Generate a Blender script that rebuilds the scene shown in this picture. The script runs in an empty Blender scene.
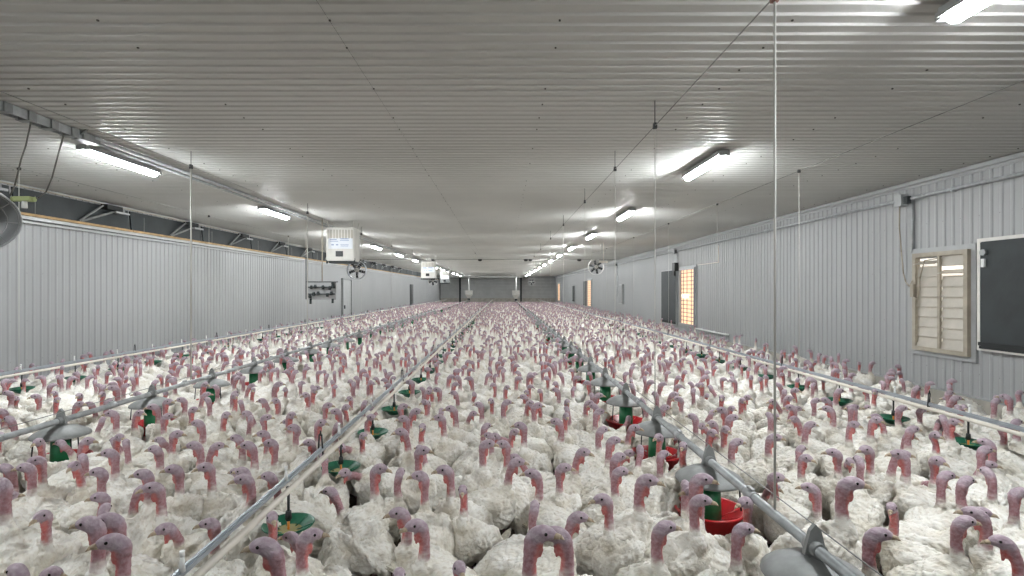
import bpy, bmesh, math, random
import numpy as np
from mathutils import Vector, Matrix, noise, kdtree

random.seed(7)
rng = np.random.default_rng(7)
PI = math.pi
SC = bpy.context.scene
COL = SC.collection
F, CX, CY, CH = 540.0, 503.0, 290.0, 2.0     # lens (px), vanishing point, eye height (m)
WR, WL, YE, YB, ZC = 7.05, -8.5, 73.0, -9.0, 3.87   # walls, far end, near end, ceiling


# ------------------------------------------------------------------ materials
def mat(name, col, rough=.6, metal=0.0, var=0.0, vscale=8.0, bump=0.0, bscale=60.0, emis=None, estr=0.0, col2=None, spec=None):
    m = bpy.data.materials.new(name)
    m.use_nodes = True
    nt = m.node_tree
    b = nt.nodes['Principled BSDF']
    b.inputs['Roughness'].default_value = rough
    b.inputs['Metallic'].default_value = metal
    if spec is not None:
        b.inputs['Specular IOR Level'].default_value = spec
    b.inputs['Base Color'].default_value = (*col, 1)
    tc = nt.nodes.new('ShaderNodeTexCoord')
    if var > 0 or col2:
        n = nt.nodes.new('ShaderNodeTexNoise')
        n.inputs['Scale'].default_value = vscale
        n.inputs['Detail'].default_value = 5
        nt.links.new(tc.outputs['Object'], n.inputs['Vector'])
        r = nt.nodes.new('ShaderNodeValToRGB')
        c2 = col2 or tuple(c * (1 - var) for c in col)
        r.color_ramp.elements[0].position = .38
        r.color_ramp.elements[1].position = .66
        r.color_ramp.elements[0].color = (*c2, 1)
        r.color_ramp.elements[1].color = (*col, 1)
        nt.links.new(n.outputs['Fac'], r.inputs['Fac'])
        nt.links.new(r.outputs['Color'], b.inputs['Base Color'])
    if bump > 0:
        n = nt.nodes.new('ShaderNodeTexNoise')
        n.inputs['Scale'].default_value = bscale
        n.inputs['Detail'].default_value = 4
        nt.links.new(tc.outputs['Object'], n.inputs['Vector'])
        bp = nt.nodes.new('ShaderNodeBump')
        bp.inputs['Strength'].default_value = bump
        bp.inputs['Distance'].default_value = .01
        nt.links.new(n.outputs['Fac'], bp.inputs['Height'])
        nt.links.new(bp.outputs['Normal'], b.inputs['Normal'])
    if emis:
        b.inputs['Emission Color'].default_value = (*emis, 1)
        b.inputs['Emission Strength'].default_value = estr
    return m


M = dict(
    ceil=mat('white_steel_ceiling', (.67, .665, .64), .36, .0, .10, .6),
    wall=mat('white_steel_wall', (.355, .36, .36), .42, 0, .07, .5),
    screw=mat('screw_head', (.09, .085, .08), .6),
    litter=mat('litter', (.10, .075, .05), .95, 0, .6, 9, .8, 40),
    concrete=mat('concrete_curb', (.50, .47, .41), .9, 0, .25, 3, .3, 30),
    galv=mat('galvanised_steel', (.50, .52, .53), .42, .55, .25, 12),
    alum=mat('aluminium', (.42, .46, .50), .38, .5, .12, 10),
    pvc=mat('cream_pvc', (.90, .84, .74), .4, 0, .06, 6),
    whitep=mat('white_plastic', (.86, .87, .85), .4),
    black=mat('black_plastic', (.02, .021, .022), .45),
    green=mat('green_plastic', (.02, .145, .08), .28, 0, .25, 25),
    green2=mat('green_feed_tube', (.02, .23, .09), .35, 0, .2, 20),
    red=mat('red_plastic', (.52, .02, .025), .35, 0, .25, 12),
    lid=mat('grey_lid', (.28, .29, .285), .5, 0, .2, 14),
    orange=mat('orange_valve', (.75, .25, .04), .4),
    water=mat('water', (.30, .27, .12), .06),
    dark=mat('dark_board', (.024, .031, .033), .6, 0, .35, 2.5, .2, 20),
    darker=mat('shadow_board', (.02, .022, .022), .8),
    foam=mat('tan_foam_edge', (.52, .35, .17), .8, 0, .3, 6),
    trim=mat('grey_trim', (.40, .41, .41), .45, .2, .1, 4),
    tan=mat('beige_louvre', (.48, .445, .385), .5, .1, .12, 5),
    tanf=mat('beige_frame', (.44, .39, .31), .6, 0, .25, 5),
    heater=mat('heater_enamel', (.74, .72, .67), .45, 0, .12, 4),
    paper=mat('label_paper', (.78, .81, .86), .6),
    ink=mat('label_ink', (.25, .32, .50), .6),
    cord=mat('dark_cord', (.13, .125, .11), .7),
    wire=mat('pale_cord', (.55, .54, .50), .6),
    steelwire=mat('steel_wire', (.30, .30, .29), .5, .6),
    yel=mat('green_yellow_plastic', (.42, .48, .22), .5),
    rust=mat('rusty_pulley', (.32, .16, .12), .8, 0, .4, 30),
    lamp=mat('lamp_diffuser', (.9, .9, .9), .4, emis=(.94, .98, 1.0), estr=205.0),
    daylight=mat('bright_daylight_gap', (.8, .8, .8), .5, emis=(1.0, .93, .82), estr=1.0),
    glow=mat('sunlit_light_trap', (.6, .4, .25), .6, emis=(1.0, .66, .42), estr=1.05),
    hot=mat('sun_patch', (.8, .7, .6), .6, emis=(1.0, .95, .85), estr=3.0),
    endw=mat('end_wall_boards', (.50, .51, .50), .6, 0, .12, 1.2),
    beak=mat('beak_horn', (.55, .44, .31), .45, 0, .3, 60),
    eye=mat('eye_black', (.012, .009, .008), .12),
    quill=mat('quill_feather', (.74, .70, .60), .8, 0, .3, 30),
    snood=mat('snood_skin', (.50, .20, .20), .55),
)


def ramp(nt, src, a, b, ca, cb):
    r = nt.nodes.new('ShaderNodeValToRGB')
    r.color_ramp.elements[0].position = a
    r.color_ramp.elements[1].position = b
    r.color_ramp.elements[0].color = (*ca, 1)
    r.color_ramp.elements[1].color = (*cb, 1)
    nt.links.new(src, r.inputs['Fac'])
    return r.outputs['Color']


def mixc(nt, fac, a, b):
    n = nt.nodes.new('ShaderNodeMix')
    n.data_type = 'RGBA'
    if isinstance(fac, float):
        n.inputs['Factor'].default_value = fac
    else:
        nt.links.new(fac, n.inputs['Factor'])
    for k, v in (('A', a), ('B', b)):
        s = [i for i in n.inputs if i.name == k and i.type == 'RGBA'][0]
        if isinstance(v, tuple):
            s.default_value = (*v, 1)
        else:
            nt.links.new(v, s)
    return [o for o in n.outputs if o.type == 'RGBA'][0]


def turkey_material():
    m = bpy.data.materials.new('turkey_plumage_and_skin')
    m.use_nodes = True
    nt = m.node_tree
    b = nt.nodes['Principled BSDF']
    at = nt.nodes.new('ShaderNodeAttribute')
    at.attribute_name = 'region'
    sep = nt.nodes.new('ShaderNodeSeparateColor')
    nt.links.new(at.outputs['Color'], sep.inputs['Color'])
    skin, head, front = sep.outputs['Red'], sep.outputs['Green'], sep.outputs['Blue']
    tc = nt.nodes.new('ShaderNodeTexCoord')

    def nz(scale, detail=4, stretch=None):
        n = nt.nodes.new('ShaderNodeTexNoise')
        n.inputs['Scale'].default_value = scale
        n.inputs['Detail'].default_value = detail
        if stretch:
            mp = nt.nodes.new('ShaderNodeMapping')
            mp.inputs['Scale'].default_value = stretch
            nt.links.new(tc.outputs['Object'], mp.inputs['Vector'])
            nt.links.new(mp.outputs['Vector'], n.inputs['Vector'])
        else:
            nt.links.new(tc.outputs['Object'], n.inputs['Vector'])
        return n.outputs['Fac']
    oi = nt.nodes.new('ShaderNodeObjectInfo')
    clean = mixc(nt, oi.outputs['Random'], (.90, .885, .84), (.81, .79, .73))
    dirt = ramp(nt, nz(5.0, 6), .44, .68, (0, 0, 0), (1, 1, 1))
    s2 = nt.nodes.new('ShaderNodeSeparateColor')
    nt.links.new(dirt, s2.inputs['Color'])
    mul = nt.nodes.new('ShaderNodeMath')
    mul.operation = 'MULTIPLY'
    mul.inputs[1].default_value = .55
    nt.links.new(s2.outputs['Red'], mul.inputs[0])
    feathers = mixc(nt, mul.outputs[0], clean, (.60, .535, .41))
    fine = ramp(nt, nz(1.0, 5, (22, 60, 60)), .50, .72, (0, 0, 0), (.5, .5, .5))
    s3 = nt.nodes.new('ShaderNodeSeparateColor')
    nt.links.new(fine, s3.inputs['Color'])
    feathers = mixc(nt, s3.outputs['Red'], feathers, (.50, .42, .31))
    spot = nz(55, 3)
    neck = ramp(nt, spot, .35, .65, (.345, .17, .185), (.44, .27, .295))
    headc = ramp(nt, nz(40, 3), .35, .65, (.36, .275, .325), (.49, .41, .455))
    redc = ramp(nt, spot, .3, .7, (.58, .11, .10), (.58, .24, .22))
    sk = mixc(nt, head, neck, headc)
    sk = mixc(nt, front, sk, redc)
    nt.links.new(mixc(nt, skin, feathers, sk), b.inputs['Base Color'])
    rr = nt.nodes.new('ShaderNodeMapRange')
    rr.inputs['To Min'].default_value = .9
    rr.inputs['To Max'].default_value = .5
    nt.links.new(skin, rr.inputs['Value'])
    nt.links.new(rr.outputs['Result'], b.inputs['Roughness'])
    b.inputs['Specular IOR Level'].default_value = .25
    bp = nt.nodes.new('ShaderNodeBump')
    bp.inputs['Strength'].default_value = .9
    bp.inputs['Distance'].default_value = .012
    nt.links.new(nz(1.0, 6, (20, 42, 42)), bp.inputs['Height'])
    nt.links.new(bp.outputs['Normal'], b.inputs['Normal'])
    return m


M['turkey'] = turkey_material()


# ------------------------------------------------------------------ mesh helpers
def P(px, py, y):
    return Vector(((px - CX) * y / F, y, CH - (py - CY) * y / F))


def box(bm, c, s, rot=None, mi=0):
    r = bmesh.ops.create_cube(bm, size=1.0)
    m = Matrix.Translation(c) @ (rot.to_4x4() if rot else Matrix.Identity(4)) @ Matrix.Diagonal((*s, 1))
    bmesh.ops.transform(bm, matrix=m, verts=r['verts'])
    fs = set()
    for v in r['verts']:
        fs.update(v.link_faces)
    for f in fs:
        f.material_index = mi
    return r['verts']


def cyl(bm, a, b, r1, r2=None, seg=12, mi=0, cap=True):
    a, b = Vector(a), Vector(b)
    d = b - a
    r = bmesh.ops.create_cone(bm, cap_ends=cap, segments=seg, radius1=r1, radius2=r1 if r2 is None else r2, depth=d.length)
    q = Vector((0, 0, 1)).rotation_difference(d.normalized())
    bmesh.ops.transform(bm, matrix=Matrix.Translation((a + b) / 2) @ q.to_matrix().to_4x4(), verts=r['verts'])
    fs = set()
    for v in r['verts']:
        fs.update(v.link_faces)
    for f in fs:
        f.material_index = mi
        if len(f.verts) == 4:
            f.smooth = True


def ell(bm, c, s, rot=None, seg=16, mi=0):
    r = bmesh.ops.create_uvsphere(bm, u_segments=seg, v_segments=max(6, seg // 2), radius=1)
    m = Matrix.Translation(c) @ (rot.to_4x4() if rot else Matrix.Identity(4)) @ Matrix.Diagonal((*s, 1))
    bmesh.ops.transform(bm, matrix=m, verts=r['verts'])
    fs = set()
    for v in r['verts']:
        fs.update(v.link_faces)
    for f in fs:
        f.smooth = True
        f.material_index = mi


def lathe(bm, prof, c=(0, 0, 0), seg=24, mi=0):
    """prof: list of (r, z); open profile turned around z."""
    rings = []
    for r, z in prof:
        rings.append([bm.verts.new((c[0] + r * math.cos(2 * PI * k / seg), c[1] + r * math.sin(2 * PI * k / seg), c[2] + z)) for k in range(seg)])
    for i in range(len(rings) - 1):
        for k in range(seg):
            f = bm.faces.new((rings[i][k], rings[i][(k + 1) % seg], rings[i + 1][(k + 1) % seg], rings[i + 1][k]))
            f.smooth = True
            f.material_index = mi
    return rings


def tube(bm, pts, r, seg=8, mi=0):
    for a, b in zip(pts[:-1], pts[1:]):
        cyl(bm, a, b, r, r, seg, mi)


def mk(bm, name, mats):
    me = bpy.data.meshes.new(name)
    bm.to_mesh(me)
    bm.free()
    for m in (mats if isinstance(mats, (list, tuple)) else [mats]):
        me.materials.append(m)
    return me


def link(name, me, parent=None, loc=(0, 0, 0)):
    o = bpy.data.objects.new(name, me)
    COL.objects.link(o)
    o.location = loc
    if parent:
        o.parent = parent
    return o


def obj(name, bm, mats, parent=None, loc=(0, 0, 0)):
    return link(name, mk(bm, name, mats), parent, loc)


def tag(o, label=None, cat=None, group=None, kind=None):
    for k, v in (('label', label), ('category', cat), ('group', group), ('kind', kind)):
        if v:
            o[k] = v
    return o


def empty(name, loc, label=None, cat=None, group=None, kind=None):
    o = bpy.data.objects.new(name, None)
    COL.objects.link(o)
    o.location = loc
    o.empty_display_size = .1
    return tag(o, label, cat, group, kind)


def nb():
    return bmesh.new()


def frame_bm(x, tx, ca, cb, W, H, t):
    """rectangular frame in the y-z plane: outer size W x H, bar width t, no bars overlap"""
    bm = nb()
    for s in (-1, 1):
        box(bm, (x, ca + s * (W - t) / 2, cb), (tx, t, H - 2 * t))
        box(bm, (x, ca, cb + s * (H - t) / 2), (tx, W, t))
    return bm


def ordinal(n):
    w = ['first', 'second', 'third', 'fourth', 'fifth', 'sixth', 'seventh', 'eighth', 'ninth', 'tenth', 'eleventh', 'twelfth',
         'thirteenth', 'fourteenth', 'fifteenth', 'sixteenth', 'seventeenth', 'eighteenth', 'nineteenth', 'twentieth']
    return w[n] if n < 20 else ordinal(n - 20).join(['twenty-', '']) if n < 29 else '%dth' % (n + 1)


# ------------------------------------------------------------------ room shell
def corrugated(name, along0, along1, pitch, prof, place, mats):
    """prof: (fraction of pitch, depth) points; place(t, d, side) -> xyz for both borders"""
    bm = nb()
    n = int(round((along1 - along0) / pitch))
    prev = None
    for i in range(n + 1):
        for fr, d in prof:
            t = along0 + (i + fr) * pitch
            if t > along1 + 1e-4:
                break
            a, b = bm.verts.new(place(t, d, 0)), bm.verts.new(place(t, d, 1))
            if prev:
                bm.faces.new((prev[0], prev[1], b, a))
            prev = (a, b)
    return bm


RIB = [(0, 0), (.62, 0), (.74, 1), (.88, 1)]
bm = corrugated('ceiling', YB, YE, .141, RIB, lambda t, d, s: ((WL, WR)[s], t, ZC - .013 * d), None)
for k in range(-10, 11):                                    # rows of screw heads that hold the sheets
    x = -1.2 + .8 * k
    if WL + .1 < x < WR - .1:
        y = 1.2 + .07 * (k % 2)
        i = 0
        while y < 26:
            if random.random() < .75:
                box(bm, (x + random.uniform(-.012, .012), y, ZC - .003), (.013, .013, .012), mi=1)
            y += .282 if (k % 2) else .423
            i += 1
for s in (-1, 1):
    box(bm, (-1.2 + s * .004, (YE + YB) / 2, ZC - .0125), (.0016, YE - YB, .002), mi=1) if s == 1 else None
tag(obj('ceiling', bm, [M['ceil'], M['screw']]), kind='structure')

bm = nb()
box(bm, ((WL + WR) / 2, (YE + YB) / 2, -.05), (WR - WL + .6, YE - YB + .6, .1))
bmesh.ops.subdivide_edges(bm, edges=bm.edges[:], cuts=2, use_grid_fill=True)
tag(obj('floor', bm, M['litter']), kind='structure')

WRIB = [(0, 0), (.60, 0), (.70, 1), (.86, 1)]


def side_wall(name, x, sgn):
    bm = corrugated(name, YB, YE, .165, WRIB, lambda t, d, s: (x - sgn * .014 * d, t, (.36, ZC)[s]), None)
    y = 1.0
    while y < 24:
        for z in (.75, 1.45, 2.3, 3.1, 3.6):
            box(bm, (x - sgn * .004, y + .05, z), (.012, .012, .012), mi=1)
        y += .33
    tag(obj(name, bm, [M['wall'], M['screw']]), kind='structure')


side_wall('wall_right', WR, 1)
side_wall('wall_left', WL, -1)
for nm, x, s in (('baseboard_right', WR, 1), ('baseboard_left', WL, -1)):
    bm = nb()
    box(bm, (x - s * .03, (YE + YB) / 2, .20), (.14, YE - YB, .40))
    box(bm, (x - s * .05, (YE + YB) / 2, .405), (.10, YE - YB, .012), mi=1)
    tag(obj(nm, bm, [M['concrete'], M['trim']]), kind='structure')
bm = nb()
box(bm, ((WL + WR) / 2, YB - .05, ZC / 2), (WR - WL + .4, .1, ZC))
tag(obj('wall_near', bm, M['wall']), kind='structure')
bm = corrugated('wall_far', 0, ZC, .43, [(0, 0), (.8, 0), (.86, 1), (.97, 1)], lambda t, d, s: ((WL, WR)[s], YE - .05 * d, t), None)
tag(obj('wall_far', bm, M['endw']), kind='structure')
bm = nb()
box(bm, ((WL + WR) / 2, YE - .06, .45), (WR - WL, .1, .9))
tag(obj('baseboard_far', bm, M['concrete']), kind='structure')
bm = nb()
box(bm, ((WL + WR) / 2, YE - .08, ZC - .16), (WR - WL, .14, .20))
tag(obj('trim_1', bm, M['wall']), kind='structure')
# corner trims, right wall
bm = nb()
box(bm, (WR - .05, (YE + YB) / 2, ZC - .05), (.10, YE - YB, .06))
box(bm, (WR - .02, (YE + YB) / 2, ZC - .10), (.03, YE - YB, .05))
tag(obj('trim_2', bm, M['wall']), kind='structure')
# posts on the far wall
for k, px in enumerate((439.5, 460, 521)):
    yy = YE - .3
    x = (px - CX) * yy / F
    bm = nb()
    box(bm, (x, yy, (ZC - .05) / 2), (.22, .22, ZC - .05))
    box(bm, (x, yy, .1), (.34, .34, .2))
    tag(obj('post', bm, M['dark']),
        ['dark upright post at the corner of the end wall beside the left wall', 'dark upright post on the end wall near the left feed hopper',
         'dark upright post on the end wall behind the right feed hopper'][k], 'post', 'dark posts at the end wall')

# ------------------------------------------------------------------ left wall: air inlets under the ceiling
bm = nb()
box(bm, (WL + .05, (YE + YB) / 2, 3.28), (.12, YE - YB, .07))
box(bm, (WL + .065, (YE + YB) / 2, 3.20), (.05, YE - YB, .04))
tag(obj('trim_3', bm, M['trim']), kind='structure')
bm = nb()
box(bm, (WL + .03, (YE + YB) / 2, ZC - .03), (.06, YE - YB, .025))
box(bm, (WL + .065, (YE + YB) / 2, ZC - .055), (.016, YE - YB, .02), mi=1)
tag(obj('trim_4', bm, [M['trim'], M['tanf']]), kind='structure')

k = 0
y0 = 11.35 - 2.93 * 2 - .6
while y0 < 70:
    e = empty('air_inlet', (WL, y0, 3.30), None, 'air inlet', 'air inlets along the top of the left wall')
    e['label'] = 'dark board air inlet above the left wall, %s counted from the camera' % ordinal(k)
    k += 1
    R = Matrix.Rotation(math.radians(-6), 3, 'Y')
    bm = nb()
    box(bm, (.045, 0, .255), (.03, 2.86, .46), R)
    obj('inlet_board', bm, M['dark'], e)
    bm = nb()
    box(bm, (.085, 0, .032), (.13, 2.92, .045), None)
    obj('foam_edge', bm, M['foam'], e)
    if y0 < 45:
        bm = nb()
        tube(bm, [(.10, -.05, .07), (.17, .50, .46)], .022, 6)
        tube(bm, [(.10, .0, .07), (.20, .75, .36)], .022, 6)
        box(bm, (.14, .80, .45), (.14, .46, .10), mi=1)  # dark box painted in for the shade of the inlet opening
        box(bm, (.13, 1.06, .42), (.10, .16, .12))
        obj('bracket', bm, [M['lid'], M['darker']], e)
        bm = nb()
        box(bm, (.25, .95, .36), (.05, .42, .04))
        obj('counterweight', bm, M['trim'], e)
        bm = nb()
        cyl(bm, (.14, -1.1, .06), (.14, -1.1, .38), .006, seg=5)
        obj('pull_rod', bm, M['steelwire'], e)
    y0 += 2.93

# ------------------------------------------------------------------ ceiling lamps
hb = nb()
box(hb, (0, 0, .02), (.15, 1.42, .05))
box(hb, (-.078, 0, .0), (.008, 1.42, .035))  # side lips added to hold back lamp light from the ceiling
box(hb, (.078, 0, .0), (.008, 1.42, .035))
box(hb, (0, .72, .0), (.13, .05, .05))
box(hb, (0, -.72, .0), (.13, .05, .05))
for yy in (-.45, .45):
    box(hb, (0, yy, .055), (.05, .05, .04))
me_h = mk(hb, 'lamp_housing', M['trim'])
db = nb()
prof = [(.055, .0), (.056, -.02), (.047, -.05), (.025, -.068), (-.025, -.068), (-.047, -.05), (-.056, -.02), (-.055, .0)]
rings = []
for y, s in ((-.685, .85), (-.675, 1), (.675, 1), (.685, .85)):
    rings.append([db.verts.new((x * s, y, z * s)) for x, z in prof])
for a, b in zip(rings[:-1], rings[1:]):
    for q in range(len(prof)):
        db.faces.new((a[q], a[(q + 1) % 8], b[(q + 1) % 8], b[q]))
db.faces.new(rings[0])
db.faces.new(rings[-1][::-1])
bmesh.ops.recalc_face_normals(db, faces=db.faces[:])
me_d = mk(db, 'lamp_diffuser', M['lamp'])
for side, x, ys in (('left', -5.28, 7.5), ('right', 2.90, 7.8)):
    for k in range(-2, 13):
        y = ys + 5.0 * k
        if y < YB + 1:
            continue
        e = empty('ceiling_lamp', (x, y, ZC - .085), None, 'ceiling lamp', 'lit lamps in the %s row' % side)
        if k < 0:
            e['label'] = 'lit white tube lamp of the %s row, %s' % (side, 'nearest the camera, cut by the top edge' if k == -1 else 'behind the camera')
        else:
            e['label'] = 'lit white tube lamp, %s complete one in the %s ceiling row' % (ordinal(k), side)
        link('housing', me_h, e)
        link('diffuser', me_d, e)


# ------------------------------------------------------------------ drinker lines
def pan_mesh(detail=True):
    bm = nb()
    lathe(bm, [(.0, -.075), (.035, -.075), (.075, -.060), (.10, -.030), (.155, -.004), (.163, .006), (.158, .010), (.150, .002), (.098, -.018),
               (.070, -.045), (.03, -.050), (0, -.050)], seg=28 if detail else 12)
    if detail:
        for k in range(6):
            a = k * PI / 3
            cyl(bm, (.02 * math.cos(a), .02 * math.sin(a), -.046), (.15 * math.cos(a), .15 * math.sin(a), .003), .004, seg=5)
    return mk(bm, 'drinker_pan', M['green'])


def stem_mesh():
    bm = nb()
    cyl(bm, (0, 0, .21), (0, 0, .06), .009, .009, 8)
    cyl(bm, (0, 0, .24), (0, 0, .20), .016, .013, 8)
    cyl(bm, (0, 0, .085), (0, 0, .035), .018, .022, 10)
    cyl(bm, (0, 0, .04), (0, 0, .025), .012, .018, 8)
    cyl(bm, (0, 0, .03), (0, 0, -.05), .009, .008, 8, mi=1)
    return mk(bm, 'valve_stem', [M['black'], M['orange']])


def knob_mesh():
    bm = nb()
    cyl(bm, (0, 0, 0), (0, 0, .07), .014, .008, 8)
    cyl(bm, (0, 0, .065), (0, 0, .09), .010, .011, 8)
    return mk(bm, 'saddle_knob', M['whitep'])


def water_mesh():
    bm = nb()
    r = lathe(bm, [(.0, -.032), (.082, -.032)], seg=18)
    return mk(bm, 'water', M['water'])


ME_PAN, ME_PANF, ME_STEM, ME_KNOB, ME_WATER = pan_mesh(), pan_mesh(False), stem_mesh(), knob_mesh(), water_mesh()


def drinker_line(x, ystart, spacing, y0, y1, label, zp=.75):
    e = empty('drinker_line', (x, 0, 0), label, 'drinker line', 'hanging drinker lines')
    bm = nb()
    box(bm, (-.012, (y0 + y1) / 2, zp + .02), (.034, y1 - y0, .040))
    bmesh.ops.bevel(bm, geom=[ed for ed in bm.edges if abs(ed.verts[0].co.y - ed.verts[1].co.y) > 1], offset=.01, segments=2, affect='EDGES')
    obj('support_rail', bm, M['alum'], e)
    bm = nb()
    o_ = -.026 if x > 0 else .026
    cyl(bm, (o_, y0, zp - .026), (o_, y1, zp - .026), .020, seg=12)
    obj('water_pipe', bm, M['pvc'], e)
    n = 0
    y = ystart
    while y < y1 - .5 and n < 99:
        if n == 0:
            y = ystart
        near = y < 22
        p = link('drinker_pan', ME_PAN if near else ME_PANF, e, (o_ * .6, y, zp - .25))
        if y < 30:
            link('valve_stem', ME_STEM, p, (0, 0, 0))
            link('saddle_knob', ME_KNOB, e, (.0, y, zp + .03))
        if near:
            link('water', ME_WATER, p, (0, 0, 0))
        y += spacing
        n += 1
    y = ystart - 1.55
    k = 0
    while y < min(y1, 40):
        if y > y0 + .2:
            bm = nb()
            tube(bm, [(-.03, y, zp - .02), (-.022, y, zp + .14), (-.004, y, zp + .14), (.0, y + .02, zp - .03)], .0065, 6)
            cyl(bm, (-.012, y, zp + .13), (-.012, y, zp + .17), .009, .005, 6)
            obj('wire_stand', bm, M['black'], e)
        y += spacing * 3
        k += 1
    return e


XD = {'left': -7.35, 'centre': -1.39, 'right': 4.6}
XF = {'left': -4.2, 'right': 1.5}
pan_y = {'left': (8.23 - 2.06, 1.03), 'centre': (2.34, 1.12), 'right': (4.30, 1.02)}
drinker_line(XD['left'], *pan_y['left'], 3.0, YE - 3, 'long drinker pipe with green pans hanging beside the left wall')
drinker_line(XD['centre'], *pan_y['centre'], 1.9, YE - 2, 'long drinker pipe with green pans hanging down the middle of the barn')
drinker_line(XD['right'], *pan_y['right'], 3.0, YE - 3, 'long drinker pipe with green pans hanging beside the right wall')


# ------------------------------------------------------------------ feed lines
def lid_mesh():
    bm = nb()
    lathe(bm, [(.0, .085), (.05, .080), (.14, .055), (.21, .018), (.235, -.004), (.238, -.02), (.228, -.018), (.20, .006), (.13, .04), (.05, .066), (0, .07)], seg=28)
    return mk(bm, 'lid', M['lid'])


def strap_mesh():
    bm = nb()
    box(bm, (0, 0, -.055), (.075, .028, .16), mi=0)
    # grey fin that stands over the pipe
    R = Matrix.Rotation(0, 3, 'X')
    v = [bm.verts.new(c) for c in ((-.055, -.012, -.03), (.055, -.012, -.03), (.026, -.012, .085), (0, -.012, .115), (-.026, -.012, .085),
                                   (-.055, .012, -.03), (.055, .012, -.03), (.026, .012, .085), (0, .012, .115), (-.026, .012, .085))]
    for f in ((0, 1, 2, 3, 4), (9, 8, 7, 6, 5)):
        bm.faces.new([v[i] for i in f])
    for i in range(5):
        j = (i + 1) % 5
        bm.faces.new((v[j], v[i], v[i + 5], v[j + 5]))
    bmesh.ops.recalc_face_normals(bm, faces=bm.faces[:])
    cyl(bm, (0, -.05, 0), (0, .05, 0), .037, seg=14)
    return mk(bm, 'pipe_saddle', M['lid'])


def ftube_mesh():
    bm = nb()
    cyl(bm, (0, 0, .20), (0, 0, -.10), .078, .086, 20)
    cyl(bm, (0, 0, .255), (0, 0, .19), .088, .084, 20, mi=1)
    for k in range(3):
        a = PI / 2 + k * 2 * PI / 3
        cyl(bm, (.20 * math.cos(a), .20 * math.sin(a), .235), (.215 * math.cos(a), .215 * math.sin(a), .03), .006, seg=6, mi=1)
    return mk(bm, 'feed_tube', [M['green2'], M['black']])


def fpan_mesh():
    bm = nb()
    lathe(bm, [(0, -.12), (.13, -.12), (.19, -.105), (.235, .0), (.247, .004), (.245, .016), (.228, .012), (.175, -.09), (.10, -.10), (.03, -.06), (0, -.06)], seg=32)
    for k in range(8):
        a = k * PI / 4
        cyl(bm, (.05 * math.cos(a), .05 * math.sin(a), -.07), (.232 * math.cos(a), .232 * math.sin(a), .008), .005, seg=5)
    return mk(bm, 'feeder_pan', M['red'])


ME_LID, ME_STRAP, ME_FT, ME_FP = lid_mesh(), strap_mesh(), ftube_mesh(), fpan_mesh()


def feed_line(x, ystart, spacing, y0, y1, label, zp=.76):
    e = empty('feed_line', (x, 0, 0), label, 'feed line', 'hanging feed lines')
    bm = nb()
    cyl(bm, (0, y0, zp), (0, y1, zp), .027, seg=16)
    obj('auger_pipe', bm, M['galv'], e)
    bm = nb()
    y = ystart + spacing * .5
    cyl(bm, (.03, y0, zp + .085), (.03, y1, zp + .085), .0035, seg=5)
    obj('antiroost_wire', bm, M['steelwire'], e)
    y = ystart
    n = 0
    while y < y1 - .5:
        p = link('feeder_pan', ME_FP, e, (0, y, .405))
        if y < 34:
            link('feed_tube', ME_FT, p, (0, 0, 0))
            link('lid', ME_LID, p, (0, 0, .235))
            link('pipe_saddle', ME_STRAP, p, (0, 0, zp - .405))
        else:
            link('feed_tube', ME_FT, p, (0, 0, 0))
        if y < 16:
            bm = nb()
            cyl(bm, (0, y + spacing * .5 - .05, zp), (0, y + spacing * .5 + .05, zp), .033, seg=14)
            box(bm, (0, y + spacing * .5, zp + .036), (.02, .07, .02))
            obj('coupling', bm, M['galv'], e)
        y += spacing
        n += 1
    return e


feed_y = {'left': (5.13 - 1.33, 1.33), 'right': (2.6, 1.33)}
feed_line(XF['left'], *feed_y['left'], 2.6, 66.3, 'long steel feed pipe with grey lids and red pans left of the middle drinker pipe')
feed_line(XF['right'], *feed_y['right'], 1.9, 62.3, 'long steel feed pipe with grey lids and red pans right of the middle drinker pipe')

for nm, x, y in (('left', XF['left'], 66.6), ('right', XF['right'], 62.6)):
    e = empty('feed_hopper', (x, y, 0), 'white drop tube and feed hopper at the far end of the %s feed pipe' % nm, 'feed hopper', 'feed hoppers at the barn end')
    bm = nb()
    cyl(bm, (0, 0, 3.62), (0, 0, 1.9), .10, seg=14)
    obj('drop_tube', bm, M['whitep'], e)
    bm = nb()
    v = []
    for z, h in ((1.95, .42), (1.45, .42), (1.0, .16), (.72, .16)):
        v.append([bm.verts.new((sx * h, sy * h, z)) for sx, sy in ((-1, -1), (1, -1), (1, 1), (-1, 1))])
    for a, b in zip(v[:-1], v[1:]):
        for q in range(4):
            bm.faces.new((a[q], a[(q + 1) % 4], b[(q + 1) % 4], b[q]))
    bm.faces.new(v[0])
    bm.faces.new(v[-1][::-1])
    bmesh.ops.recalc_face_normals(bm, faces=bm.faces[:])
    obj('hopper', bm, M['heater'], e)
    bm = nb()
    box(bm, (.0, .0, .86), (.30, .55, .22))
    box(bm, (-.1, .1, .38), (.05, .05, .76))
    box(bm, (.1, -.1, .38), (.05, .05, .76))
    obj('control_unit', bm, M['dark'], e)
bm = nb()
cyl(bm, (WL + .2, 66.6, 3.62), (2.5, 66.6, 3.62), .09, seg=12)
for x in (-8, -5.6, -3, -.6, 1.2):
    cyl(bm, (x, 66.6, 3.62), (x, 66.6, 3.86), .02, seg=6)
tag(obj('feed_auger', bm, M['whitep']), 'white feed pipe running across the ceiling at the barn end', 'pipe')


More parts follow.
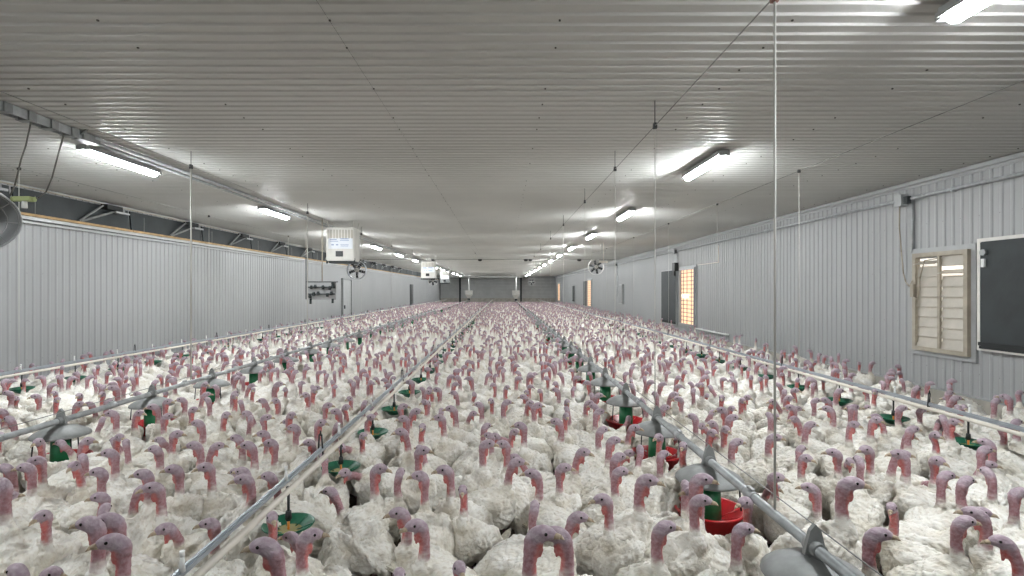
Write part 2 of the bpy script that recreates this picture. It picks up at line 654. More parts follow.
# ------------------------------------------------------------------ hoist cables and drop cords
def hoist(x, zc, ys, label, thick=.006, pulley=.25, first=0):
    e = empty('hoist_cable', (x, 0, zc), label, 'hoist cable', 'hoist cables under the ceiling')
    bm = nb()
    cyl(bm, (0, 24 if x == XD['centre'] else .5, 0), (0, 33, 0), .0045 if x > 0 else .003, seg=5)
    obj('cable', bm, M['steelwire'], e)
    for k, y in enumerate(ys):
        bm = nb()
        box(bm, (0, y, .0), (.03, .045, .055))
        cyl(bm, (0, y, .0), (0, y, ZC - zc), .005, seg=5)
        cyl(bm, (-.018, y, -.01), (.018, y, -.01), .022, seg=10)
        obj('pulley', bm, M['rust'] if y < 4 else M['black'], e)
        bm = nb()
        t = thick if (k == 0 or x < -2 and y < 13) else .0045 if y < 9 else .0035
        cyl(bm, (0, y, -.02), (0, y, (.79 - zc)), t, seg=6)
        obj('drop_cord', bm, M['wire'], e)
    return e


hoist(XF['right'], 3.62, [2.98, 5.33, 7.23, 9.9, 13.4, 17, 21.5, 26], 'hoist cable with drop cords above the right feed pipe', .0072)
hoist(XF['left'], 3.66, [7.27, 11.6, 16, 20.4, 25], 'hoist cable with drop cords above the left feed pipe', .011)
hoist(XD['right'], 3.85, [8.39, 11.6, 15, 19, 24], 'hoist cable with drop cords above the right drinker pipe', .0065, first=1)
hoist(XD['centre'], 3.85, [27], 'hoist cable with drop cords above the middle drinker pipe', .003, first=1)
hoist(XD['left'], 3.85, [8.2, 13.5, 18.5], 'hoist cable with drop cords above the left drinker pipe', .005, first=1)
# cross cable of the winch
e = empty('winch_cable', (0, 32.6, 3.83), 'dark winch cable with pulley blocks crossing the whole ceiling', 'winch cable')
bm = nb()
cyl(bm, (WL + .3, 0, 0), (WR - .3, 0, 0), .014, seg=6)
obj('cable', bm, M['cord'], e)
for x in (XF['left'], XD['centre'], XF['right'] - .12, XF['right'] + .15, XD['right']):
    bm = nb()
    box(bm, (x, 0, -.02), (.22, .16, .12))
    cyl(bm, (x, -.09, -.03), (x, .09, -.03), .07, seg=12)
    obj('pulley_block', bm, M['black'], e)

# ceiling track and conduits, left
e = empty('ceiling_track', (-4.98, 0, 3.81), 'galvanised steel track fixed under the ceiling beside the left lamp row', 'steel track')
bm = nb()
box(bm, (-.05, 2.7, .0), (.012, 7.6, .09))
box(bm, (.05, 2.7, .0), (.012, 7.6, .09))
box(bm, (0, 2.7, .045), (.11, 7.6, .012))
obj('channel', bm, M['galv'], e)
for k in range(26):
    bm = nb()
    box(bm, (0, -.8 + .28 * k, .0), (.15, .09, .10))
    obj('clamp', bm, M['lid'], e)
bm = nb()
box(bm, (0, 6.45, .0), (.15, .26, .09))
cyl(bm, (.0, 6.3, -.03), (.18, 6.3, .1), .015, seg=6)
obj('track_end_box', bm, M['lid'], e)
bm = nb()
cyl(bm, (-.055, 6.5, -.0), (-.055, 60, -.0), .022, seg=8)
obj('conduit', bm, M['galv'], e)
bm = nb()
cyl(bm, (.06, 6.5, .02), (.06, 60, .02), .022, seg=8)
obj('conduit', bm, M['galv'], e)
# right wall conduit, junction boxes
e = empty('wall_conduit', (WR - .05, 0, 3.57), 'grey conduit pipe running along the top of the right wall', 'conduit')
bm = nb()
cyl(bm, (0, .5, 0), (0, 70, 0), .028, seg=10)
obj('pipe', bm, M['galv'], e)
for y in range(2, 60, 3):
    bm = nb()
    box(bm, (.01, y + .4, 0), (.07, .04, .08))
    obj('clip', bm, M['galv'], e)
for k, (y, zl, nm) in enumerate(((9.35, 2.64, 'above the beige louvre window nearest the camera'), (21.8, 2.9, 'above the first orange-lit window'),
                                 (33.2, 1.6, 'above the grey wall panel far along the right wall'))):
    j = empty('junction_box', (WR - .085, y, 3.56), 'grey junction box with drop conduit ' + nm, 'junction box', 'junction boxes on the right wall')
    bm = nb()
    box(bm, (0, .10, 0), (.12, .16, .20))
    obj('box', bm, M['trim'], j)
    bm = nb()
    box(bm, (-.01, -.06, -.01), (.07, .09, .12))
    obj('connector', bm, M['dark'], j)
    bm = nb()
    cyl(bm, (.05, -.10, .05), (.05, -.10, zl - 3.56), .02, seg=8)
    obj('conduit', bm, M['galv'], j)
    if k == 0:
        bm = nb()
        pts = [Vector((-.01, .12, -.1)), Vector((-.03, .10, -.45)), Vector((-.03, .05, -.9)), Vector((-.03, .0, -1.28)), Vector((-.03, -.05, -1.42)), Vector((-.02, -.12, -1.50)), Vector((-.03, -.2, -1.40))]
        tube(bm, pts, .011, 6)
        obj('cable', bm, M['tanf'], j)


# ------------------------------------------------------------------ right wall windows and dark covers
def window(n, ya, yb, za, zb, slats, label, kind):
    """ya..yb along the wall, za..zb height; origin at the near bottom corner"""
    w = empty('window_%d' % n, (WR, (ya + yb) / 2, za), kind='structure')
    w['label'] = label
    W, H = abs(yb - ya), zb - za
    obj('window_frame', frame_bm(-.05, .10, 0, H / 2, W + .07, H + .07, .07), M['trim'] if kind == 'lit' else M['tanf'], w)
    obj('window_trim', frame_bm(-.022, .044, 0, H / 2, W + .23, H + .23, .078), M['trim'], w)
    bm = nb()
    box(bm, (-.012, 0, H / 2), (.012, W - .05, H - (.05 if kind == 'lit' else .12)))
    obj('pane', bm, M['glow'] if kind == 'lit' else M['daylight'], w)
    bm = nb()
    if kind == 'lit':
        for i in range(1, 14):
            box(bm, (-.035, 0, H * i / 14), (.02, W - .07, .03))
        for yy in (-W * .25, W * .05, W * .3):
            box(bm, (-.04, yy, H / 2), (.02, .03, H - .07))
        obj('grid', bm, M['tanf'], w)
    else:
        for c, yo in ((0, W * .25), (1, -W * .25)):
            g = nb()
            for i in range(slats):
                z = .035 + (H - .07) * (i + .5) / slats
                ang = 14
                if c == 0 and i == slats - 1 or c == 1 and i == slats - 2:
                    ang = 62
                if i == slats - 1 and c == 1:
                    ang = 8
                R = Matrix.Rotation(math.radians(ang), 3, 'Y')
                box(g, (-.072, yo, z - (H - .12) / slats * .47), (.012, W * .5 - .07, .010))
                box(g, (-.055, yo, z), (.008, W * .5 - .045, (H - .07) / slats * 1.04), R)
            obj('louver_panel', g, M['tan'], w)
        box(bm, (-.075, 0, H / 2), (.04, .045, H - .05))
        for yo in (W * .5 - .09, -.04 + 0):
            cyl(bm, (-.10, yo, .1), (-.10, yo, H - .1), .006, seg=6)
        obj('mullion', bm, M['tanf'], w)
        bm = nb()
        box(bm, (-.11, W / 2 + .0, H * .62), (.05, .07, .22))
        tube(bm, [Vector((-.11, W / 2, H * .55)), Vector((-.12, W / 2 - .12, H * .52)), Vector((-.12, W / 2 - .16, H * .75)), Vector((-.11, W / 2 - .25, H * .94)), Vector((-.1, W / 2 - .5, H * .95))], .010, 6)
        obj('actuator', bm, M['tanf'], w)
    return w


window(1, 8.12, 9.14, 1.03, 2.58, 9, 'beige two-column louvre window on the right wall, nearest the camera', 'louvre')
window(2, 19.7, 21.3, .68, 2.80, 14, 'orange-lit gridded window beside the tall dark cover', 'lit')
window(3, 42.7, 44.8, .68, 2.80, 14, 'far narrow orange-lit window behind the hanging fan', 'lit')
window(4, 66.0, 69.0, .68, 2.80, 14, 'farthest faint orange-lit window on the right wall', 'lit')
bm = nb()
box(bm, (WR - .062, 20.72, 1.77), (.012, .70, .13))  # patch of sun painted as a glowing bar on the window
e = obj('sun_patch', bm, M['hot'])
e.name = 'painted_sun_patch'
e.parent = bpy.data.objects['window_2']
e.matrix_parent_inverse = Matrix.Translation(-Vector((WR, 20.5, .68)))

for k, (ya, yb, za, zb, lb) in enumerate(((6.35, 7.87, 1.17, 2.70, 'dark square wall cover nearest the camera beside the beige louvre window'),
                                          (21.75, 23.7, .64, 2.80, 'tall dark wall cover beside the first orange-lit window'),
                                          (44.9, 46.6, .7, 2.75, 'far dark wall cover beside the second orange-lit window'),
                                          (52.5, 54.0, .9, 2.4, 'small dark wall cover far along the right wall'))):
    W, H = yb - ya, zb - za
    e = empty('wall_cover', (WR - .03, (ya + yb) / 2, za), lb, 'wall cover', 'dark covers on the right wall')
    bm = nb()
    box(bm, (-.05, 0, H / 2), (.05, W, H))
    bmesh.ops.bevel(bm, geom=bm.edges[:], offset=.012, segments=2, affect='EDGES')
    obj('panel', bm, M['dark'], e)
    bm = frame_bm(-.03, .07, 0, H / 2, W + .11, H + .10, .05)
    obj('frame', bm, M['heater'] if k == 0 else M['trim'], e)
    bm = nb()
    box(bm, (-.085, 0, .05), (.03, W, .05))
    box(bm, (-.06, 0, .0), (.05, W, .04))
    obj('bottom_rail', bm, M['darker'], e)
    if k == 0:
        bm = nb()
        cyl(bm, (-.08, W / 2 - .09, H - .16), (-.12, W / 2 - .09, H - .16), .045, seg=12)
        box(bm, (-.10, W / 2 - .09, H - .31), (.03, .055, .12), mi=1)
        obj('latch', bm, [M['trim'], M['whitep']], e)
bm = nb()
box(bm, (0, 0, 0), (.16, .30, .34))
box(bm, (-.05, 0, -.26), (.06, .08, .2), mi=0)
tag(obj('motor_box', bm, M['black'], loc=(WR - .10, 21.78, 2.93)), 'small black motor box above the tall dark cover', 'motor box')
bm = nb()
box(bm, (0, 0, 0), (.10, 1.05, 1.15))
box(bm, (-.06, 0, .0), (.02, .95, 1.05), mi=1)
box(bm, (-.08, .3, .0), (.03, .05, .12), mi=0)
tag(obj('wall_panel', bm, [M['trim'], M['lid']], loc=(WR - .06, 31.9, 1.75)), 'grey upright panel far along the right wall beside a thin conduit', 'wall panel')
bm = nb()
tube(bm, [Vector((0, 0, 0)), Vector((0, -2.6, 0)), Vector((.09, -2.65, 0))], .028, 8)
for y in (-.4, -1.5, -2.4):
    box(bm, (.05, y, 0), (.10, .05, .05))
tag(obj('wall_pipe', bm, M['whitep'], loc=(WR - .13, 19.4, .62)), 'short white pipe on the right wall beside the first orange-lit window', 'pipe')
bm = nb()
tube(bm, [Vector((0, 19.5, 2.90)), Vector((0, 17.6, 2.90)), Vector((0, 17.6, 3.45))], .012, 6)
tag(obj('thin_conduit', bm, M['pvc'], loc=(WR - .028, 0, 0)), 'thin pale conduit bent upward on the right wall above the white pipe', 'conduit')

# left wall: door
d = empty('door_1', (WL + .03, 29.2, 0), kind='structure')
d['label'] = 'grey door in the left wall behind the hanging water panel'
bm = nb()
box(bm, (0, 0, 1.27), (.06, 1.5, 2.5))
obj('door_leaf', bm, M['trim'], d)
bm = nb()
for yy, zz, sy, sz in ((-.80, 1.3, .09, 2.6), (.80, 1.3, .09, 2.6), (0, 2.58, 1.7, .09)):
    box(bm, (.02, yy, zz), (.12, sy, sz))
obj('door_frame', bm, M['lid'], d)
bm = nb()
box(bm, (.09, -.6, 1.1), (.06, .05, .18))
obj('door_handle', bm, M['black'], d)
for k, y in enumerate((50.0,)):
    d = empty('door_2', (WL + .03, y, 0), kind='structure')
    bm = nb()
    box(bm, (0, 0, 1.27), (.06, 1.6, 2.5))
    obj('door_leaf', bm, M['dark'], d)


# ------------------------------------------------------------------ fans and heaters
def fan(loc, R, depth, blades, label, body=M['galv'], ang=0, hang=None, cage=True):
    """a stir fan whose axis looks along -y (turned by ang)"""
    e = empty('circulation_fan', loc, label, 'circulation fan', 'hanging circulation fans')
    e.rotation_euler = (0, 0, ang)
    bm = nb()
    rings = []
    for y, r in ((-depth / 2, R), (-depth / 2, R * .97), (depth / 2, R * .97), (depth / 2, R)):
        rings.append([bm.verts.new((r * math.cos(2 * PI * k / 28), y, r * math.sin(2 * PI * k / 28))) for k in range(28)])
    for a, b in zip(rings, rings[1:] + rings[:1]):
        for q in range(28):
            f = bm.faces.new((a[q], a[(q + 1) % 28], b[(q + 1) % 28], b[q]))
            f.smooth = True
    bmesh.ops.recalc_face_normals(bm, faces=bm.faces[:])
    obj('shroud', bm, body, e)
    for k in range(blades):
        a = 2 * PI * k / blades + .3
        bm = nb()
        Rm = Matrix.Rotation(a, 3, 'Y') @ Matrix.Rotation(math.radians(28), 3, 'X')
        box(bm, Rm @ Vector((R * .52, 0, 0)), (R * .72, .012, R * .30), Rm)
        obj('blade', bm, M['dark'], e)
    bm = nb()
    cyl(bm, (0, -.08, 0), (0, .12, 0), R * .22, seg=14)
    obj('motor', bm, M['heater'], e)
    if cage:
        bm = nb()
        for rr in (.35, .6, .82, 1.0):
            n = 20
            for k in range(n):
                a, b = 2 * PI * k / n, 2 * PI * (k + 1) / n
                cyl(bm, (R * rr * math.cos(a), -depth / 2 - .02, R * rr * math.sin(a)), (R * rr * math.cos(b), -depth / 2 - .02, R * rr * math.sin(b)), .004, seg=4, cap=False)
        for k in range(10):
            a = 2 * PI * k / 10
            cyl(bm, (0, -depth / 2 - .02, 0), (R * math.cos(a), -depth / 2 - .02, R * math.sin(a)), .004, seg=4, cap=False)
        obj('cage', bm, M['galv'], e)
    bm = nb()
    top = ZC - loc[2]
    for s in (-1, 1):
        cyl(bm, (s * R * .55, 0, R * .8), (s * R * (.55 if not hang else hang), 0, top), .008, seg=5)
    obj('hanger', bm, M['wire'], e)
    return e


def heater(loc, s, label, fanlabel, marks=True):
    e = empty('unit_heater', loc, label, 'unit heater', 'box heaters under the ceiling')
    W, D, H = .76 * s, .55 * s, .90 * s
    bm = nb()
    box(bm, (0, 0, 0), (W, D, H))
    bmesh.ops.bevel(bm, geom=bm.edges[:], offset=.02, segments=2, affect='EDGES')
    obj('cabinet', bm, M['heater'], e)
    bm = nb()
    for k in range(9):
        box(bm, (-W * .42 + k * W * .105, -D / 2 - .006, H * .30), (W * .06, .012, H * .26))
    obj('grille', bm, M['tan'], e)
    bm = nb()
    box(bm, (.01, -D / 2 - .006, .02), (W * .86, .012, H * .32))
    lab = obj('label_plate', bm, M['paper'], e)
    if not marks:
        e.children[0].data.materials[0] = M['lid']
    if marks:
        bm = nb()
        for (x, z, w, h) in ((-.18, .10, .18, .020), (.12, .12, .22, .022), (.12, .075, .24, .014), (-.2, -.04, .07, .03), (-.08, -.04, .06, .03), (.12, -.04, .22, .014), (.12, -.075, .20, .012), (-.16, .055, .22, .014)):
            box(bm, (x * s, -D / 2 - .014, z * s + .02), (w * s, .004, h * s))
        obj('printed_lines', bm, M['ink'], lab)
    bm = nb()
    box(bm, (-.02, -D / 2 - .01, -H * .29), (W * .25, .03, H * .16))
    obj('vent_opening', bm, M['black'], e)
    bm = nb()
    box(bm, (0, 0, -H / 2 - .03), (W * .85, D * .8, .06))
    for xx in (-.4, .4):
        box(bm, (W * xx * 1.2, -D * .4, -H / 2 + .0), (.04, .04, .14))
    obj('burner_tray', bm, M['dark'], e)
    bm = nb()
    top = ZC - loc[2]
    for x, y in ((-.42, -.45), (.42, -.45), (-.42, .45), (.42, .45)):
        cyl(bm, (x * W, y * D, H / 2), (x * W * 1.15, y * D, top), .012, seg=5)
    obj('hanger', bm, M['wire'], e)
    return e


heater((-4.38, 14.8, 3.235), 1.0, 'white box heater with printed label, the nearest one hanging under the ceiling', '')
heater((-4.03, 29.3, 3.08), 1.0, 'white box heater, second from the camera, hanging above the left feed pipe', '')
heater((-4.6, 43.0, 3.0), 1.0, 'grey box heater, third and farthest along the left side', '', False)
fan((P(357, 270, 15.7)), .27, .16, 5, 'silver caged circulation fan hanging just below the nearest box heater', M['alum'])
fan((P(433, 281, 29.9)), .27, .16, 5, 'small pale circulation fan below the second box heater', M['heater'])
fan((P(596, 267, 21.6)), .31, .14, 6, 'circulation fan with six dark blades hanging near the right wall', M['heater'])
fan((P(531.5, 282, 50)), .33, .2, 5, 'small far circulation fan hanging behind the right lamp row', M['whitep'])
bm = nb()
box(bm, (0, 0, 0), (.34, .06, .05))
cyl(bm, (0, 0, .02), (0, 0, .82), .008, seg=5)
c = P(603.5, 262, 21.2)
tag(obj('hanging_bar', bm, M['pvc'], loc=c), 'short cream bar hanging beside the six-bladed fan', 'bar')

# near circulation fan at the left edge: a steel drum hung from the track on two dark cords
dp = Vector((-5.34, 5.5, 2.74))
e = empty('drum_fan', dp, 'round grey steel fan drum at the left edge hanging on two dark cords', 'fan')
e.rotation_euler = (0, 0, math.radians(52))
bm = nb()
lathe_pts = [(.0, .20), (.10, .195), (.24, .15), (.31, .06), (.32, -.12), (.31, -.13), (.30, -.12), (.30, .05), (.22, .13), (0, .17)]
r = lathe(bm, lathe_pts, seg=32)
bmesh.ops.rotate(bm, verts=bm.verts[:], cent=(0, 0, 0), matrix=Matrix.Rotation(math.radians(-70), 3, 'X'))
obj('drum', bm, M['trim'], e)
bm = nb()
for rr in (.1, .2, .29):
    for k in range(20):
        a, b = 2 * PI * k / 20, 2 * PI * (k + 1) / 20
        cyl(bm, (rr * math.cos(a), rr * math.sin(a), -.12), (rr * math.cos(b), rr * math.sin(b), -.12), .004, seg=4, cap=False)
for k in range(8):
    a = k * PI / 4
    cyl(bm, (0, 0, -.12), (.3 * math.cos(a), .3 * math.sin(a), -.12), .004, seg=4, cap=False)
bmesh.ops.rotate(bm, verts=bm.verts[:], cent=(0, 0, 0), matrix=Matrix.Rotation(math.radians(-70), 3, 'X'))
obj('cage', bm, M['steelwire'], e)
e = empty('power_cable', (0, 0, 0), 'two dark slack cords with a green-yellow connector hanging from the steel track', 'cord')
bm = nb()
a, b = P(31, 122, 5.4), P(64, 134, 5.6)
tube(bm, [a, P(26, 145, 5.42), P(21, 160, 5.45), P(15, 185, 5.5), P(10, 196, 5.5)], .0075, 6)
obj('cord', bm, M['cord'], e)
bm = nb()
tube(bm, [b, P(58, 155, 5.6), P(52, 178, 5.6), P(46, 192, 5.58), P(38, 198, 5.55), P(33, 199, 5.52)], .0075, 6)
obj('cord', bm, M['cord'], e)
bm = nb()
tube(bm, [P(12, 199, 5.5), P(35, 199.5, 5.52)], .026, 8)
box(bm, P(24, 199, 5.5), (.16, .07, .045))
obj('connector', bm, M['yel'], e)
bm = nb()
cyl(bm, P(24.5, 200, 5.5), P(24.5, 208, 5.5), .022, .026, 8)
obj('socket', bm, M['whitep'], e)

# water regulator panel hanging on the left
y = 14.2
e = empty('water_panel', P(322, 291, y), 'hanging water regulator board with dark valves before the left wall', 'water panel')
bm = nb()
box(bm, (0, 0.02, 0), (.74, .03, .46))
obj('board', bm, M['wall'], e)
bm = nb()
for z in (.10, -.08):
    cyl(bm, (-.36, -.04, z), (.36, -.04, z), .018, seg=8)
for x, z in ((-.26, .10), (-.16, .12), (.04, .10), (.22, .08), (.30, .12), (-.2, -.08), (-.08, -.06), (.16, -.10), (.26, -.06), (-.3, -.14), (.3, .2)):
    cyl(bm, (x, -.05, z - .05), (x, -.05, z + .05), .034, seg=8)
    box(bm, (x, -.08, z), (.05, .05, .05))
obj('valve_set', bm, M['dark'], e)
bm = nb()
cyl(bm, (-.42, 0, .9), (-.42, 0, -.22), .014, seg=6)
cyl(bm, (-.42, 0, .24), (.42, 0, .24), .012, seg=6)
cyl(bm, (-.3, 0, -.2), (-.3, 0, -.34), .03, seg=6)
cyl(bm, (.28, 0, -.2), (.28, 0, -.32), .03, seg=6)
obj('rail', bm, M['dark'], e)
bm = nb()
cyl(bm, (.0, .02, .24), (.0, .02, ZC - e.location.z), .014, seg=6)
cyl(bm, (-.42, 0, .9), (-.42, 0, ZC - e.location.z), .006, seg=6)
obj('hanger', bm, M['tanf'], e)


# ------------------------------------------------------------------ turkeys
def spline(pts, k):
    """Catmull-Rom over tuples"""
    out = []
    a = np.array(pts, float)
    n = len(a)
    for i in range(n - 1):
        p0, p1, p2, p3 = a[max(i - 1, 0)], a[i], a[i + 1], a[min(i + 2, n - 1)]
        for j in range(k):
            t = j / k
            out.append(.5 * ((2 * p1) + (-p0 + p2) * t + (2 * p0 - 5 * p1 + 4 * p2 - p3) * t * t + (-p0 + 3 * p1 - 3 * p2 + p3) * t ** 3))
    out.append(a[-1])
    return np.array(out)


def stations(H, lean, hyaw, fat=1.0, pitch=0.0):
    """(x, y, z, halfwidth, halfheight, yaw, tone) tail to beak; tone 0 feathers, 1 neck skin, 2 head"""
    S = [(-.37, 0, .365, .035, .012, 0, 0), (-.31, 0, .385, .06, .03, 0, 0), (-.24, 0, .395, .10, .07, 0, 0), (-.15, 0, .385, .145, .115, 0, 0),
         (-.05, 0, .375, .170, .145, 0, 0), (.05, 0, .365, .170, .150, 0, 0), (.125, 0, .38, .150, .140, 0, 0), (.175, 0, .42, .100, .098, 0, 0)]
    S = [(x * (1 - .22 * pitch), y, z + pitch * x * .85, w * fat * 1.05, h * fat * (1 + .1 * pitch), a, t) for x, y, z, w, h, a, t in S]
    B = np.array((.195 - .035 * pitch, 0, .47 + pitch * .12))
    T = np.array((.190 + lean - .02 * pitch, 0, H - .045))
    zc = min(.60, B[2] + .25 * (T[2] - B[2]) + .03)
    S.append((B[0], 0, B[2], .052, .056, 0, .0))
    u = .26
    m = B + (T - B) * u
    S.append((m[0] - .010, 0, m[2], .033, .037, hyaw * .15, .60))
    m = B + (T - B) * .66
    S.append((m[0] - .016, 0, m[2], .0260, .030, hyaw * .5, 1.0))
    S.append((T[0] - .004, 0, T[2] - .012, .0315, .038, hyaw * .95, 1.35))
    d = np.array((math.cos(hyaw), math.sin(hyaw), 0))
    for r, dz, w, h, t in ((.012, .018, .033, .036, 2), (.040, .030, .034, .036, 2), (.070, .027, .026, .029, 2), (.092, .018, .015, .018, 2)):
        p = T + d * r + np.array((0, 0, dz))
        S.append((*p, w, h, hyaw, t))
    return S, T, d


def loft(S, k, seg):
    s = spline(S, k)
    n = len(s)
    pos = s[:, :3]
    tan = np.gradient(pos, axis=0)
    tan /= np.linalg.norm(tan, axis=1)[:, None] + 1e-9
    side = np.stack([-np.sin(s[:, 5]), np.cos(s[:, 5]), np.zeros(n)], 1)
    side -= tan * (side * tan).sum(1)[:, None]
    side /= np.linalg.norm(side, axis=1)[:, None] + 1e-9
    up = np.cross(tan, side)
    a = np.arange(seg) * 2 * PI / seg
    V = pos[:, None] + side[:, None] * (np.cos(a)[None, :, None] * np.abs(s[:, 3])[:, None, None]) + up[:, None] * (np.sin(a)[None, :, None] * np.abs(s[:, 4])[:, None, None])
    V = V.reshape(-1, 3)
    Fs = []
    for i in range(n - 1):
        for q in range(seg):
            r = (q + 1) % seg
            Fs.append((i * seg + q, i * seg + r, (i + 1) * seg + r, (i + 1) * seg + q))
    return V, Fs, s


def region_of(V, s, T, d):
    """RGB per vertex: skin, headness, red front of neck"""
    V = np.asarray(V)
    D = np.linalg.norm(V[:, None, :] - s[None, :, :3], axis=2) / (np.abs(s[None, :, 3]) + .02)
    j = D.argmin(1)
    tone = s[j, 6]
    nzv = np.array([noise.noise(Vector(v) * 22) for v in V]) * .16
    skin = np.clip((tone + nzv - .60) / .22, 0, 1)
    head = np.clip((tone - 1.15) / .6, 0, 1)
    rel = V - s[j, :3]
    fr = (rel[:, 0] * d[0] + rel[:, 1] * d[1]) / .03
    front = np.clip((fr - .35) / .5, 0, 1) * np.clip((T[2] + .012 - V[:, 2]) / .02, 0, 1) * skin * .85
    return np.stack([skin, head * .95, front, np.ones(len(V))], 1), j


def displace(V, N, s, j, seed, amp=1.0):
    out = V.copy()
    for i, v in enumerate(V):
        t = s[j[i], 6]
        p = Vector(v) + Vector((seed * 3.1, seed * 1.7, 0))
        if t < .4 and v[2] > .17:
            a = noise.noise(p * 7) * .018 + noise.noise(Vector((p.x * 16, p.y * 24, p.z * 24))) * .009
            w = (v[0] * .8 - (v[2] - .4) * .25) / .038 + noise.noise(p * 12) * 1.3 + math.atan2(v[1], v[2] - .35) * .8
            a += ((w - math.floor(w)) - .5) * -.012
            a += noise.noise(Vector((p.x * 40, p.y * 70, p.z * 70))) * .006
            out[i] += N[i] * a * amp
        elif .4 <= t < 1.7:
            out[i] += N[i] * noise.noise(p * 75) * .004 * amp
    return out


def body_bm(S, k, seg, T, d, legs=True, wattle=True, fat=1.0, pit=0.0):
    V, Fs, s = loft(S, k, seg)
    fat *= 1.05
    bm = nb()
    vs = [bm.verts.new(v) for v in V]
    for f in Fs:
        bm.faces.new([vs[i] for i in f])
    bm.faces.new(vs[:seg][::-1])
    bm.faces.new(vs[-seg:])
    for sg in (-1, 1):
        y_ = sg * .130 * fat
        ell(bm, (-.05, y_, .395 - .05 * pit), (.235, .046, .108), Matrix.Rotation(-pit - .13, 3, 'Y') @ Matrix.Rotation(sg * .12, 3, 'Z'))
        ell(bm, (.10, y_ * .93, .40 + .1 * pit), (.085, .046, .09))
        ell(bm, (-.24, sg * .085, .37 - .24 * pit), (.15, .026, .045), Matrix.Rotation(-pit - .2, 3, 'Y') @ Matrix.Rotation(sg * .35, 3, 'Z'))
        if legs:
            ell(bm, (-.01, sg * .085, .235), (.075, .06, .105))
            cyl(bm, (.0, sg * .085, .18), (.02, sg * .085, .02), .014, .012, 8)
            for a in (-.5, 0, .5):
                cyl(bm, (.02, sg * .085, .012), (.02 + .075 * math.cos(a), sg * .085 + .075 * math.sin(a), .010), .012, .009, 8)
            cyl(bm, (.02, sg * .085, .012), (-.03, sg * .085, .010), .011, .009, 8)
    ell(bm, (.09, 0, .325 + .09 * pit), (.150, .145 * fat, .14))
    if wattle:
        q = T + d * .030 + np.array((0, 0, -.035))
        ell(bm, q, (.016, .010, .045), Matrix.Rotation(math.atan2(d[1], d[0]), 3, 'Z'), 10)
    bmesh.ops.recalc_face_normals(bm, faces=bm.faces[:])
    return bm, s


def remeshed(bm, voxel):
    me = bpy.data.meshes.new('t')
    bm.to_mesh(me)
    bm.free()
    o = bpy.data.objects.new('t', me)
    COL.objects.link(o)
    md = o.modifiers.new('r', 'REMESH')
    md.mode = 'VOXEL'
    md.voxel_size = voxel
    md.use_smooth_shade = True
    ms = o.modifiers.new('s', 'SMOOTH')
    ms.factor = .5
    ms.iterations = 2
    dg = bpy.context.evaluated_depsgraph_get()
    r = bpy.data.meshes.new_from_object(o.evaluated_get(dg))
    bpy.data.objects.remove(o)
    bpy.data.meshes.remove(me)
    return r


def get_vn(me):
    n = len(me.vertices)
    V = np.empty(n * 3)
    me.vertices.foreach_get('co', V)
    N = np.empty(n * 3)
    me.vertex_normals.foreach_get('vector', N)
    return V.reshape(-1, 3), N.reshape(-1, 3)


def set_attr(me, C):
    at = me.color_attributes.new('region', 'FLOAT_COLOR', 'POINT')
    at.data.foreach_set('color', np.asarray(C, dtype=np.float32).ravel())


HEADS = []      # variants: mesh, parts, head offset
SPEC = [        # H, lean, head yaw (deg), fat, pitch
    (.81, .00, 0, .92, .60), (.84, -.01, 35, .88, .75), (.83, .01, -40, .94, .62), (.80, -.01, 80, .92, .45), (.81, .00, -85, .90, .62),
    (.78, .045, 15, .97, .35), (.79, .04, -20, .92, .42), (.85, -.02, 60, .88, .85), (.84, -.02, -65, .90, .70), (.77, .02, 140, .92, .40),
    (.78, .01, -150, .95, .50), (.71, .10, 20, .96, .22), (.70, .09, -35, .94, .25), (.60, .16, 10, .96, .08),
]


